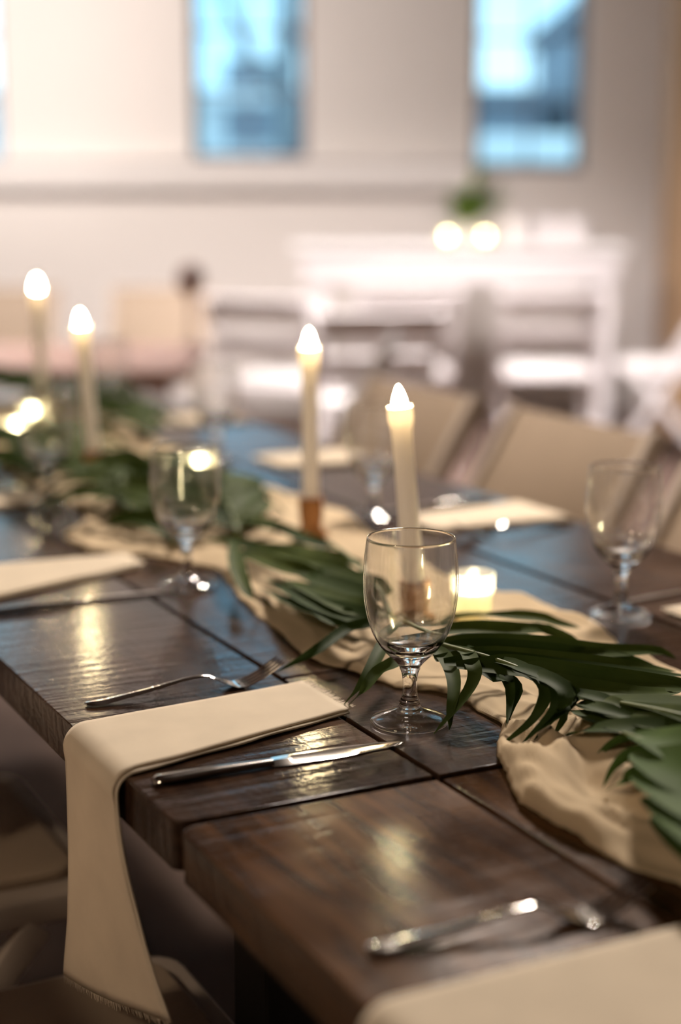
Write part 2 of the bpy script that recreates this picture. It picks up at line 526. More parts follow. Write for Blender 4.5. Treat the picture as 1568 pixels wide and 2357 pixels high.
for k, w_ in enumerate(WIN):
    window('window_%d' % (k + 1), *w_)

# thick white sill band under the two left windows
mb = MB(); mb.box((X0, Y1 - 0.09, 1.235), (0.72, Y1, 1.375), 0.012); mb.box((X0, Y1 - 0.12, 1.375), (0.72, Y1, 1.40), 0.008)
struct(mb.build('trim_1', M['trim']))
mb = MB(); mb.box((X0, Y1 - 0.02, 0), (X1, Y1, 0.16), 0.006); struct(mb.build('baseboard_back', M['trim']))
# tan post at the right
mb = MB(); mb.box((1.70, 8.25, 0), (2.15, 8.70, ZC), 0.02); mb.box((1.68, 8.23, 0), (2.17, 8.72, 0.22), 0.015)
struct(mb.build('pillar', M['pillar']))

# ------------------------------------------------------------------ what stands outside the windows
mb = MB(); mb.box((-30, Y1 + 0.3, -3.2), (30, 45, -3.0)); struct(mb.build('ground', M['ground']))
def building(name, x0, x1, y, z1, mat, label, rows, cols, wz0, wh, depth=5.0):
    root = tag(empty(name, ((x0 + x1) / 2, y, -3.0)), label, 'building')
    m_ = MB(); hw = (x1 - x0) / 2
    m_.box((-hw, 0, 0), (hw, depth, z1 + 3.0)); m_.build('wall', mat, root)
    c_ = MB(); c_.box((-hw - 0.15, -0.15, z1 + 3.0), (hw + 0.15, depth + 0.15, z1 + 3.25), 0.03); c_.build('cornice', mat, root)
    for j in range(rows):
        for i in range(cols):
            w2 = MB(); x = -hw + (i + 0.5) * 2 * hw / cols; z = wz0 + 3.0 + j * 2.6
            w2.box((x - 0.45, -0.06, z), (x + 0.45, 0.02, z + wh), 0.01); w2.build('window', M['facade_dark'], root)
building('brick_building', -0.2, 2.7, 22.0, 2.35, M['facade_dark'], 'dark blue building seen low through the right-hand window', 2, 3, -1.6, 1.3)
building('pale_building', -10.0, -0.6, 26.0, 2.6, M['facade'], 'pale grey building seen through the middle window', 2, 6, -0.6, 1.3)
building('tall_building', 3.05, 9.0, 21.0, 3.4, M['facade_dark'], 'taller dark building at the right side of the right-hand window', 2, 4, -1.6, 1.3)
building('low_shed', 0.6, 6.0, 17.5, 1.58, M['facade'], 'low pale shed along the bottom of the right-hand window', 1, 3, -2.6, 0.8, 2.0)
# bare tree outside the middle window
root = tag(empty('bare_tree', (-0.75, 15.0, -3.0)), 'bare dark tree outside the middle window', 'tree')
mb = MB(); mb.tube([(0.35, 0, 0), (0.33, 0.1, 3), (0.25, 0, 5.2), (0.30, 0, 7.5)], [0.20, 0.16, 0.12, 0.05]); mb.build('trunk', M['bark'], root, smooth=True)
for pts in ([(0.25, 0, 5.0), (-0.15, 0.2, 5.6), (-0.5, 0.1, 6.6)], [(0.26, 0, 5.4), (0.6, 0.1, 6.2), (0.8, 0, 7.2)], [(0.28, 0, 4.3), (-0.2, 0, 4.5), (-0.9, 0.2, 4.55)], [(0.27, 0, 4.6), (0.7, 0, 5.0), (1.2, 0.1, 5.9)]):
    mb = MB(); mb.tube(catmull(pts, 8), [0.08 - 0.006 * i for i in range(9)], 8); mb.build('branch', M['bark'], root, smooth=True)

# ================================================================== THE LONG TABLE (two farm tables end to end)
def plank(parent, x0, x1, y0, y1, mat, round_corners=(), z=0.0):
    """One board; round_corners lists (sx, sy) signs of the vertical edges that are rounded off."""
    bm = bmesh.new()
    bmesh.ops.create_cube(bm, size=1.0)
    cx_, cy_ = (x0 + x1) / 2, (y0 + y1) / 2
    th = 0.040
    for v in bm.verts:
        v.co = Vector((v.co.x * (x1 - x0), v.co.y * (y1 - y0), v.co.z * th))
    big = [e for e in bm.edges if abs(e.verts[0].co.z - e.verts[1].co.z) > 0.01 and any(e.verts[0].co.x * sx > 0 and e.verts[0].co.y * sy > 0 for sx, sy in round_corners)]
    if big:
        bmesh.ops.bevel(bm, geom=big, offset=0.013, segments=5, profile=0.5, affect='EDGES')
    sharp = [e for e in bm.edges if len(e.link_faces) == 2 and e.calc_face_angle(0) > math.radians(50)]
    bmesh.ops.bevel(bm, geom=sharp, offset=0.0016, segments=2, profile=0.5, affect='EDGES')
    me = bpy.data.meshes.new('plank'); bm.to_mesh(me); bm.free()
    me.polygons.foreach_set('use_smooth', [p.area < 0.002 for p in me.polygons])
    o = link_mesh('plank', me, mat, parent)
    o.location = (cx_, cy_, -th / 2 + z)
    return o

U0, U1 = 0.395, 1.305
SEAM = [(0.395, 0.6135), (0.6185, 0.8435), (0.8485, 1.0715), (1.0765, 1.305)]
def farm_table(label, w0, w1, mat, splits, rounded_end):
    root = tag(empty('farm_table', T(0, 0, -TABLE_Z), A27), label, 'table', 'farm tables placed end to end')
    for i, (a, b_) in enumerate(SEAM):
        cuts = [w0] + splits.get(i, []) + [w1]
        for j, (c0, c1) in enumerate(zip(cuts, cuts[1:])):
            rc = []
            sx = -1 if i == 0 else (1 if i == 3 else 0)
            if sx:
                if j == 0: rc.append((sx, -1))
                if j == len(cuts) - 2: rc.append((sx, 1))
            p = plank(root, a, b_, c0 + (0.002 if j else 0), c1 - (0.002 if j < len(cuts) - 2 else 0), mat, rc)
            p.location.z += TABLE_Z - 0.0006 * ((i * 7 + j * 3) % 3) - (0.0012 if w0 < 0 else 0.0)
    a_ = MB()
    z0, z1 = TABLE_Z - 0.135, TABLE_Z - 0.0412
    a_.box((U0 + 0.10, w0 + 0.12, z0), (U0 + 0.125, w1 - 0.12, z1)); a_.box((U1 - 0.125, w0 + 0.12, z0), (U1 - 0.10, w1 - 0.12, z1))
    a_.box((U0 + 0.125, w0 + 0.12, z0), (U1 - 0.125, w0 + 0.145, z1)); a_.box((U0 + 0.125, w1 - 0.145, z0), (U1 - 0.125, w1 - 0.12, z1))
    a_.build('apron', M['apron'], root)
    for su in (U0 + 0.145, U1 - 0.225):
        for sw in (w0 + 0.16, w1 - 0.24):
            l_ = MB(); l_.box((su, sw, 0.0), (su + 0.08, sw + 0.08, z1), 0.006); l_.build('leg', M['apron'], root)
    c = Vector(((U0 + U1) / 2, (w0 + w1) / 2, 0))       # stand the empty under the middle of its table
    root.location = T(c.x, c.y, -TABLE_Z)
    for ch in root.children: ch.location -= c
    return root
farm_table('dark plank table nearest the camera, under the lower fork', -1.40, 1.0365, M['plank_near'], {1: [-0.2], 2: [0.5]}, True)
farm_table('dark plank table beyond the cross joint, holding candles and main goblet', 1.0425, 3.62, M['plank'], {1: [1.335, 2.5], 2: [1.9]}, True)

# ================================================================== RUNNER
RUN_NEAR = [(-0.6, .66), (0.0, .68), (0.4, .672), (0.7, .664), (0.79, .657), (.826, .642), (.87, .637), (.912, .633), (.953, .637), (1.012, .662), (1.053, .679), (1.081, .701), (1.122, .729), (1.161, .728), (1.198, .731), (1.231, .722), (1.258, .697), (1.295, .690), (1.35, .676), (1.389, .667), (1.489, .685), (1.541, .688), (1.619, .702), (1.782, .738), (1.87, .70), (1.94, .63), (2.05, .625), (2.16, .70), (2.3, .70), (2.6, .69), (2.9, .75), (3.2, .74), (3.5, .78)]
RUN_FAR = [(-0.6, .98), (0.4, .985), (0.9, .975), (1.189, .967), (1.273, .969), (1.352, .999), (1.411, .995), (1.447, .997), (1.493, .992), (1.517, .978), (1.6, .965), (1.75, .985), (1.864, 1.0), (2.028, 1.044), (2.15, 1.027), (2.231, 1.028), (2.309, 1.003), (2.6, 1.03), (2.895, 1.05), (3.1, 1.08), (3.35, 1.08), (3.5, 1.06)]
FLAT = [(.826, 1.447), (.918, 1.888), (.805, 2.455), (.945, 3.20), (.895, 1.436), (.935, 2.315), (.775, 2.83), (.875, 3.05)]   # where something stands on the runner
def runner_height(s, u, w):
    n1 = noise.noise(Vector((u * 22 + 1.5 * noise.noise(Vector((w * 5, u * 3, 2))), w * 6.5, 0.3)))
    n2 = noise.noise(Vector((u * 52 + 2 * n1, w * 15, 4.1)))
    n3 = noise.noise(Vector((u * 90 + 2 * n1, w * 34, 9.0)))
    ridge = (1 - abs(n1) * 1.9)
    gather = math.exp(-((w - 0.98) / 0.12) ** 2) + 0.7 * math.exp(-((w - 0.75) / 0.2) ** 2)
    bunch = 0.55 + 2.0 * gather * math.exp(-((s - 0.22) / 0.28) ** 2)
    h = 0.0095 * bunch * max(0.0, ridge) ** 1.3 + 0.0050 * bunch * n2 + (0.0010 + 0.0012 * gather) * n3 + 0.002
    edge = min(s, 1 - s)
    h += 0.011 * math.exp(-(edge / 0.06) ** 2) * max(0.0, noise.noise(Vector((w * 17, 3.0 if s < .5 else 8.0, 0)))) * (1 + gather)
    h *= 0.35 + 0.65 * min(1, edge / 0.02)
    for fu, fw in FLAT:
        d = math.hypot(u - fu, w - fw)
        k = min(1, max(0, (d - 0.045) / 0.05))
        h = lerp(min(h, 0.003), h, k)
    return max(0.0012, h)
NU, NW = 74, 620
verts, faces = [], []
for j in range(NW + 1):
    w = -0.6 + (3.5 + 0.6) * j / NW
    jit = 0.0022 * noise.noise(Vector((w * 120, 1, 0))) + 0.004 * noise.noise(Vector((w * 31, 5, 0)))
    a, b_ = interp(RUN_NEAR, w) + jit, interp(RUN_FAR, w) + 0.004 * noise.noise(Vector((w * 36, 9, 0))) - jit * 0.5
    for i in range(NU + 1):
        s = i / NU
        s2 = s * s * (3 - 2 * s) * 0.45 + s * 0.55
        u = lerp(a, b_, s2)
        w2 = w + 0.006 * noise.noise(Vector((u * 14, w * 9, 7.7)))
        verts.append((u, w2, TABLE_Z + runner_height(s2, u, w)))
for j in range(NW):
    for i in range(NU):
        k = j * (NU + 1) + i
        faces.append((k, k + 1, k + NU + 2, k + NU + 1))
RC = Vector((0.85, 1.45, TABLE_Z))
runner = mesh_obj('table_runner', [Vector(v) - RC for v in verts], faces, M['gauze'])
runner.location = T(RC.x, RC.y); runner.rotation_euler = (0, 0, A27)
sol = runner.modifiers.new('thickness', 'SOLIDIFY'); sol.thickness = 0.0009; sol.offset = -1
tag(runner, 'crinkled ecru gauze runner with ruffled edges along the middle of the table', 'table runner')

# ================================================================== GOBLETS
# outer outline taken up the glass: (radius, height) in metres
G_OUT = [(0.0, 0.0015), (0.020, 0.0012), (0.031, 0.0), (0.0335, 0.0006), (0.0342, 0.0022), (0.0325, 0.0040), (0.026, 0.0068), (0.018, 0.0098), (0.0118, 0.0125), (0.0096, 0.0150),
         (0.0088, 0.0175), (0.0091, 0.0195), (0.0078, 0.0215), (0.0066, 0.0265), (0.0062, 0.033), (0.0065, 0.040), (0.0076, 0.0455), (0.0088, 0.0485), (0.0092, 0.0500), (0.0112, 0.0535),
         (0.0158, 0.0580), (0.0212, 0.0632), (0.0268, 0.0700), (0.0310, 0.0770), (0.0348, 0.0860), (0.0380, 0.0970), (0.0400, 0.1090), (0.0409, 0.1210), (0.0409, 0.1320), (0.0401, 0.1450), (0.0389, 0.1560), (0.0378, 0.1640)]
G_IN = [(0.0374, 0.1650), (0.0368, 0.1640), (0.0378, 0.1560), (0.0388, 0.1450), (0.0395, 0.1320), (0.0395, 0.1210), (0.0385, 0.1090), (0.0363, 0.0970), (0.0329, 0.0870), (0.0285, 0.0785), (0.0225, 0.0720), (0.0150, 0.0682), (0.0070, 0.0666), (0.0, 0.0662)]
def dense(prof, k):
    pts = catmull([(r, z, 0) for r, z in prof], (len(prof) - 1) * k)
    return [(max(0.0, p[0]), p[1]) for p in pts]
g_prof = dense(G_OUT, 3) + dense(G_IN, 3)
g_prof[0] = (0.0, g_prof[0][1]); g_prof[-1] = (0.0, g_prof[-1][1])
gm = MB(); gm.lathe(g_prof, 72)
goblet_mesh = gm.mesh('water_goblet', smooth=True); goblet_mesh.materials.append(M['glass'])
def goblet(u, w, label, z=0.0008):
    o = link_mesh('water_goblet', goblet_mesh, None)
    o.location = T(u, w, z); o.rotation_euler = (0, 0, random.random() * 6)
    return tag(o, label, 'goblet', 'clear water goblets set on the long table')
goblet(.660, 1.163, 'clear stemmed water goblet in sharp focus, in front of the nearest taper')
goblet(1.043, 1.375, 'blurred goblet by itself at the right, across the runner')
goblet(.672, 1.715, 'blurred goblet on the near side between runner and white napkin, second from front')
goblet(.673, 2.262, 'very blurred goblet at the far left, behind the second napkin')
goblet(1.055, 1.968, 'blurred goblet on the far side, left of the nearest taper candle')
goblet(1.055, 2.54, 'blurred goblet on the far side beside the blue window reflection')
goblet(1.055, 3.10, 'faintest goblet on the far side, right of the left pair of tapers')

# ================================================================== TAPER CANDLES AND HOLDERS
def taper_meshes():
    R = 0.0112
    body = MB()
    prof = [(0.0, 0.0), (R * 1.04, 0.0), (R * 1.04, 0.01), (R * 1.0, 0.10), (R * 0.97, 0.165), (R * 1.0, 0.176), (R * 1.12, 0.184), (R * 1.18, 0.188), (R * 1.17, 0.200), (R * 1.12, 0.2012), (R * 0.98, 0.2005), (R * 0.92, 0.190), (R * 0.5, 0.1872), (0.0, 0.1868)]
    prof = prof[:-4] + [(R * 1.05, 0.2005), (R * 0.98, 0.190), (R * 0.80, 0.181), (0.0, 0.1795)]
    body.lathe(prof, 32)
    b_ = body.mesh('candle_body', True); b_.materials.append(M['wax']); b_.set_sharp_from_angle(angle=math.radians(40))
    fl = MB()
    prof = [(0.0, 0.1805), (0.0040, 0.1820), (0.0064, 0.192), (0.0075, 0.198), (0.0074, 0.204), (0.0062, 0.210), (0.0042, 0.216), (0.0022, 0.2205), (0.0, 0.2235)]
    fl.lathe(dense(prof, 3), 24)
    f_ = fl.mesh('flame', True); f_.materials.append(M['flame'])
    return b_, f_
TB, TF = taper_meshes()
hm = MB()
hm.lathe([(0.0, 0.0), (0.0215, 0.0), (0.0225, 0.002), (0.0220, 0.005), (0.0165, 0.0085), (0.0140, 0.012), (0.0150, 0.018), (0.0160, 0.026), (0.0163, 0.036), (0.0168, 0.041), (0.0160, 0.0445), (0.0135, 0.0445), (0.0128, 0.030), (0.0, 0.0298)], 36)
holder_mesh = hm.mesh('candle_holder', True); holder_mesh.materials.append(M['copper']); holder_mesh.set_sharp_from_angle(angle=math.radians(50))
def taper(u, w, tilt_x, label, hlabel, hz=1.0, cz=1.0):
    h = link_mesh('candle_holder', holder_mesh, None)
    h.scale = (1, 1, hz)
    h.location = T(u, w, 0.0038); tag(h, hlabel, 'candle holder', 'amber candle holders on the runner')
    root = empty('taper_candle', T(u, w, 0.0038 + 0.0302 * hz), 0.0, 0.0, math.radians(tilt_x))
    root.scale = (1, 1, cz)
    tag(root, label, 'candle', 'lit ivory taper candles along the runner')
    link_mesh('candle_body', TB, None, root); link_mesh('flame', TF, None, root)
taper(.826, 1.447, -4.9, 'lit ivory taper leaning slightly left behind the sharp goblet', 'amber candle holder seen through the sharp goblet', 1.0, 1.0)
taper(.918, 1.888, -0.4, 'lit ivory taper standing upright second from the right', 'amber candle holder under the second taper from the right', 1.2, 1.07)
taper(.805, 2.455, -3.6, 'blurred lit taper second from the left, leaning left', 'amber candle holder under the leaning taper at the left', 1.0, 1.06)
taper(.945, 3.200, -1.0, 'most distant lit taper, leftmost and highest in the picture', 'amber candle holder of the most distant taper', 1.1, 1.12)

# ================================================================== VOTIVES
def votive_meshes():
    g = MB()
    n = 48
    rows = []
    prof = [(0.0, 0.0), (0.0195, 0.0), (0.0212, 0.002), (0.0222, 0.012), (0.0234, 0.032), (0.0242, 0.0485), (0.0240, 0.0500), (0.0226, 0.0500), (0.0218, 0.032), (0.0206, 0.012), (0.0192, 0.005), (0.0, 0.005)]
    g.lathe(prof, n)
    for v in g.bm.verts:      # eight soft facets round the outside
        r = math.hypot(v.co.x, v.co.y)
        if r > 0.021 and 0.004 < v.co.z < 0.049:
            a = math.atan2(v.co.y, v.co.x)
            k = 1 - 0.018 * (0.5 + 0.5 * math.cos(8 * a))
            v.co.x *= k; v.co.y *= k
    gl = g.mesh('glass_cup', True); gl.materials.append(M['votive_glass']); gl.set_sharp_from_angle(angle=math.radians(40))
    w_ = MB(); w_.lathe([(0.0, 0.0056), (0.0185, 0.0056), (0.0198, 0.012), (0.0206, 0.027), (0.0196, 0.0305), (0.0150, 0.0292), (0.0105, 0.027), (0.0085, 0.012), (0.0, 0.0105)], 32)
    wm = w_.mesh('wax', True); wm.materials.append(M['votive_wax'])
    f = MB(); f.lathe(dense([(0.0, 0.0115), (0.0045, 0.0130), (0.0056, 0.030), (0.0050, 0.038), (0.0030, 0.0435), (0.0, 0.048)], 3), 20)
    fm = f.mesh('flame', True); fm.materials.append(M['votive_flame'])
    return gl, wm, fm
VG, VW, VF = votive_meshes()
def votive(loc, label, group, scale=1.0, rz=0.0):
    root = tag(empty('votive_candle', loc, rz), label, 'votive', group)
    root.scale = (scale,) * 3
    for nm, me in (('glass_cup', VG), ('wax', VW), ('flame', VF)):
        link_mesh(nm, me, None, root)
GV = 'glowing glass votives along the runner'
votive(T(.888, 1.430, 0.0038), 'glowing faceted glass votive right of the sharp goblet', GV)
votive(T(.935, 2.325, 0.0038), 'blurred glowing votive seen through the second goblet', GV, 1.0, 0.4)
votive(T(.785, 2.825, 0.0038), 'blurred glowing votive at the left edge, nearer of the pair', GV, 1.05, 0.8)
votive(T(.875, 3.04, 0.0038), 'blurred glowing votive at the left edge, farther of the pair', GV, 1.0, 0.2)

# ================================================================== PALM FRONDS
def blade(path, width, base, n=16, fold=0.14, tip=2.6, twist=0.0, roll=0.0):
    """A folded leaflet along a path in table coordinates; returns verts (relative to base) and faces."""
    pts = catmull(path, n)
    vs, fs = [], []
    side = None
    for i, p in enumerate(pts):
        t = (pts[min(i + 1, n)] - pts[max(i - 1, 0)])
        t = t.normalized() if t.length > 1e-9 else Vector((0, 1, 0))
        s = t.cross(Vector((0, 0, 1)))
        if s.length < 0.25 and side is not None: s = side
        s = s.normalized()
        if side is not None and s.dot(side) < 0: s = -s
        side = s
        x = i / n
        if twist or roll:
            up = s.cross(t)
            a = roll * (t.x * CA - t.y * SA) + twist * x
            s = (s * math.cos(a) + up * math.sin(a)).normalized()
        nrm = s.cross(t).normalized()
        if nrm.z < 0: nrm = -nrm
        hw = 0.5 * width * min(1.0, 0.35 + 3.2 * x) * max(0.0, 1 - x ** tip) ** 0.75 + 0.0003
        for k, f in ((-1, 1), (-0.5, 0.35), (0, 0), (0.5, 0.35), (1, 1)):
            vs.append(p + s * hw * k + nrm * hw * fold * 2 * f - Vector(base))
    for i in range(n):
        for k in range(4):
            a = i * 5 + k
            fs.append((a, a + 1, a + 6, a + 5))
    return vs, fs

def palm_frond(label, rachis, leaves, mat, group='palm fronds laid along the runner', roll=0.0):
    """rachis: points (u, w, z); leaves: (width, path[, twist])."""
    base = Vector(rachis[0])
    root = tag(empty('palm_frond', T(*rachis[0]), A27), label, 'palm leaf', group)
    rp = catmull(rachis, 14)
    mb = MB(); mb.tube([p - base for p in rp], [lerp(0.0036, 0.0014, i / 14) for i in range(15)], 8)
    mb.build('stem', M['leaf_stem'], root, smooth=True)
    for lf in leaves:
        vs, fs = blade(lf[1], lf[0], base, twist=(lf[2] if len(lf) > 2 else 0.0), roll=roll)
        mesh_obj('leaflet', vs, fs, mat, root)
    return root

LEAVES=[
 ('A',0.013,[(0.855,1.35,0.03),(0.907,1.335,0.024),(0.926,1.326,0.018),(0.949,1.317,0.012)]),
 ('A',0.015,[(0.714,1.291,0.04),(0.765,1.282,0.0412),(0.804,1.277,0.0402),(0.842,1.264,0.037),(0.872,1.27,0.0316),(0.891,1.248,0.0239),(0.91,1.256,0.014)]),
 ('A',0.007,[(0.827,1.394,0.012),(0.853,1.412,0.0127),(0.877,1.409,0.0133),(0.9,1.393,0.014)]),
 ('A',0.019,[(0.687,1.225,0.045),(0.738,1.227,0.0445),(0.782,1.215,0.0427),(0.824,1.199,0.0396),(0.862,1.177,0.0351),(0.899,1.179,0.0294),(0.945,1.185,0.0223),(0.961,1.177,0.014)]),
 ('A',0.019,[(0.693,1.211,0.045),(0.745,1.21,0.0435),(0.791,1.202,0.0395),(0.846,1.179,0.0329),(0.896,1.174,0.0237),(0.932,1.163,0.012)]),
 ('A',0.019,[(0.695,1.181,0.048),(0.744,1.176,0.0459),(0.794,1.155,0.0413),(0.849,1.136,0.0341),(0.898,1.13,0.0243),(0.939,1.149,0.012)]),
 ('A',0.021,[(0.694,1.163,0.05),(0.743,1.149,0.0475),(0.794,1.13,0.041),(0.861,1.116,0.0305),(0.935,1.118,0.016)]),
 ('A',0.022,[(0.695,1.144,0.052),(0.746,1.128,0.048),(0.794,1.106,0.041),(0.854,1.096,0.031),(0.924,1.095,0.018)]),
 ('A',0.022,[(0.737,1.12,0.05),(0.758,1.102,0.047),(0.794,1.083,0.041),(0.853,1.072,0.032),(0.909,1.076,0.02)]),
 ('A',0.019,[(0.746,1.118,0.045),(0.76,1.085,0.043),(0.784,1.069,0.0392),(0.823,1.055,0.0334),(0.865,1.065,0.0256),(0.897,1.09,0.016)]),
 ('A',0.012,[(0.728,1.157,0.05),(0.735,1.133,0.0535),(0.738,1.105,0.0538),(0.737,1.081,0.0507),(0.734,1.066,0.0444),(0.724,1.057,0.0349),(0.714,1.059,0.0221),(0.689,1.063,0.006)]),
 ('A',0.012,[(0.737,1.136,0.05),(0.735,1.102,0.0552),(0.738,1.073,0.0556),(0.737,1.055,0.051),(0.731,1.044,0.0416),(0.722,1.047,0.0272),(0.706,1.056,0.008)]),
 ('A',0.013,[(0.737,1.115,0.05),(0.735,1.082,0.0552),(0.737,1.058,0.0556),(0.737,1.041,0.051),(0.732,1.034,0.0416),(0.734,1.052,0.0272),(0.718,1.055,0.008)]),
 ('A',0.012,[(0.744,1.096,0.05),(0.742,1.058,0.0525),(0.75,1.044,0.047),(0.747,1.05,0.0335),(0.74,1.075,0.012)]),
 ('A',0.013,[(0.746,1.212,0.045),(0.743,1.183,0.0455),(0.727,1.146,0.0445),(0.725,1.13,0.042),(0.738,1.135,0.038),(0.746,1.133,0.0325),(0.747,1.126,0.0255),(0.736,1.117,0.017),(0.716,1.097,0.007)]),
 ('A',0.012,[(0.745,1.184,0.045),(0.742,1.158,0.0457),(0.74,1.141,0.0425),(0.737,1.127,0.0355),(0.735,1.12,0.0247),(0.718,1.098,0.01)]),
 ('A',0.012,[(0.724,1.204,0.05),(0.722,1.172,0.0534),(0.709,1.141,0.0524),(0.706,1.131,0.047),(0.698,1.125,0.0371),(0.678,1.117,0.0228),(0.658,1.118,0.004)]),
 ('A',0.012,[(0.709,1.217,0.05),(0.707,1.191,0.0498),(0.698,1.158,0.045),(0.688,1.135,0.0358),(0.676,1.12,0.0222),(0.675,1.121,0.004)]),
 ('D',0.012,[(0.731,1.3,0.05),(0.683,1.251,0.046),(0.657,1.224,0.037),(0.637,1.211,0.023),(0.622,1.218,0.004)]),
 ('D',0.012,[(0.695,1.22,0.045),(0.669,1.205,0.0423),(0.653,1.209,0.0345),(0.635,1.202,0.0218),(0.626,1.216,0.004)]),
 ('D',0.011,[(0.757,1.347,0.04),(0.713,1.338,0.0405),(0.692,1.343,0.0371),(0.651,1.318,0.0299),(0.63,1.322,0.0189),(0.614,1.341,0.004)]),
 ('B',0.03,[(0.774,0.879,0.06),(0.779,0.921,0.057),(0.782,0.972,0.051),(0.78,1.02,0.042),(0.776,1.074,0.03)]),
 ('B',0.03,[(0.767,0.862,0.06),(0.767,0.906,0.055),(0.763,0.957,0.048),(0.765,1.01,0.039),(0.767,1.07,0.028)]),
 ('B',0.026,[(0.765,0.868,0.055),(0.757,0.911,0.0508),(0.748,0.957,0.0445),(0.75,1.0,0.0363),(0.758,1.063,0.026)]),
 ('B',0.016,[(0.765,0.903,0.05),(0.748,0.938,0.0485),(0.736,0.971,0.042),(0.729,1.003,0.0305),(0.736,1.038,0.014)]),
 ('B',0.012,[(0.76,0.973,0.045),(0.748,1.009,0.0452),(0.75,1.039,0.0395),(0.749,1.053,0.0278),(0.735,1.053,0.01)]),
 ('B',0.012,[(0.769,0.985,0.045),(0.761,1.016,0.0467),(0.757,1.045,0.0415),(0.741,1.053,0.0293),(0.715,1.052,0.01)]),
 ('B',0.012,[(0.769,0.995,0.045),(0.76,1.026,0.0466),(0.755,1.051,0.0436),(0.741,1.044,0.0362),(0.72,1.044,0.0244),(0.705,1.054,0.008)]),
 ('E',0.034,[(0.755,0.805,0.05),(0.734,0.827,0.0589),(0.722,0.879,0.0589),(0.721,0.936,0.05)]),
 ('E',0.034,[(0.717,0.764,0.055),(0.702,0.79,0.0609),(0.695,0.845,0.0579),(0.703,0.909,0.046)]),
 ('E',0.034,[(0.69,0.734,0.05),(0.68,0.764,0.0556),(0.676,0.82,0.0522),(0.686,0.884,0.04)]),
 ('E',0.034,[(0.67,0.711,0.045),(0.658,0.737,0.0489),(0.662,0.794,0.0439),(0.683,0.867,0.03)]),
 ('E',0.03,[(0.656,0.695,0.04),(0.649,0.726,0.0404),(0.657,0.778,0.0338),(0.682,0.855,0.02)]),
 ('E',0.01,[(0.748,0.911,0.05),(0.737,0.944,0.044),(0.728,0.963,0.0327),(0.716,0.974,0.016)]),
 ('E',0.01,[(0.724,0.88,0.05),(0.716,0.916,0.0433),(0.704,0.926,0.0313),(0.695,0.93,0.014)]),
 ('E',0.01,[(0.704,0.855,0.045),(0.7,0.89,0.0393),(0.691,0.902,0.0283),(0.695,0.926,0.012)]),
 ('M',0.014,[(0.747,1.754,0.04),(0.707,1.649,0.0365),(0.693,1.604,0.03),(0.688,1.572,0.0205),(0.701,1.571,0.008)]),
 ('M',0.02,[(0.731,1.36,0.035),(0.701,1.381,0.0368),(0.701,1.422,0.0335),(0.704,1.503,0.0253),(0.728,1.63,0.012)]),
 ('M',0.02,[(0.725,1.332,0.04),(0.713,1.363,0.0415),(0.706,1.432,0.038),(0.718,1.517,0.0295),(0.741,1.645,0.016)]),
 ('M',0.022,[(0.734,1.349,0.045),(0.718,1.398,0.0444),(0.728,1.491,0.0368),(0.748,1.613,0.022)]),
 ('M',0.022,[(0.762,1.401,0.045),(0.748,1.43,0.0454),(0.753,1.526,0.0388),(0.772,1.643,0.025)]),
 ('M',0.022,[(0.779,1.416,0.045),(0.771,1.459,0.0471),(0.772,1.534,0.0421),(0.783,1.627,0.03)]),
 ('M',0.016,[(0.848,1.608,0.03),(0.813,1.648,0.0356),(0.8,1.724,0.0322),(0.787,1.834,0.02)]),
 ('M',0.016,[(0.776,1.558,0.035),(0.745,1.607,0.0389),(0.745,1.693,0.0339),(0.751,1.783,0.02)]),
 ('M',0.014,[(0.861,1.704,0.03),(0.837,1.731,0.0356),(0.833,1.832,0.0322),(0.81,1.941,0.02)]),
 ('M',0.016,[(0.81,1.548,0.035),(0.787,1.596,0.0389),(0.773,1.687,0.0339),(0.772,1.812,0.02)]),
 ('M',0.014,[(0.806,1.667,0.03),(0.773,1.702,0.0338),(0.765,1.795,0.0304),(0.75,1.857,0.02)]),
 ('M',0.013,[(0.864,1.806,0.03),(0.833,1.871,0.0356),(0.806,1.932,0.0322),(0.781,1.994,0.02)]),
]

by = lambda t, k=1.0: [(wd * (k if wd > 0.0135 else 1.15), p, random.uniform(-0.4, 0.4)) for tt, wd, p in LEAVES if tt == t]
palm_frond('sharp palm frond right of the goblet, long leaflets to the right and thin curling tips',
           [(.728, 1.345, .046), (.722, 1.29, .05), (.715, 1.22, .052), (.732, 1.14, .054), (.75, 1.05, .05)], by('A', 1.05) + by('D'), M['leaf'], roll=-0.6)
palm_frond('dark broad palm frond entering from the right edge below the sharp one',
           [(.78, .80, .058), (.772, .90, .06), (.768, .99, .05), (.768, 1.07, .034)], by('B', 1.45), M['leaf'], roll=-0.55)
palm_frond('brighter green blurred palm frond at the lower right edge',
           [(.735, .74, .05), (.722, .83, .058), (.72, .94, .05)], by('E', 1.75), M['leaf_bright'], roll=-0.9)
palm_frond('dark palm frond left of the sharp goblet, trailing over pale gauze',
           [(.735, 1.335, .045), (.765, 1.41, .048), (.815, 1.55, .042), (.852, 1.69, .036), (.862, 1.80, .03)], by('M', 1.4), M['leaf'], roll=-0.6)

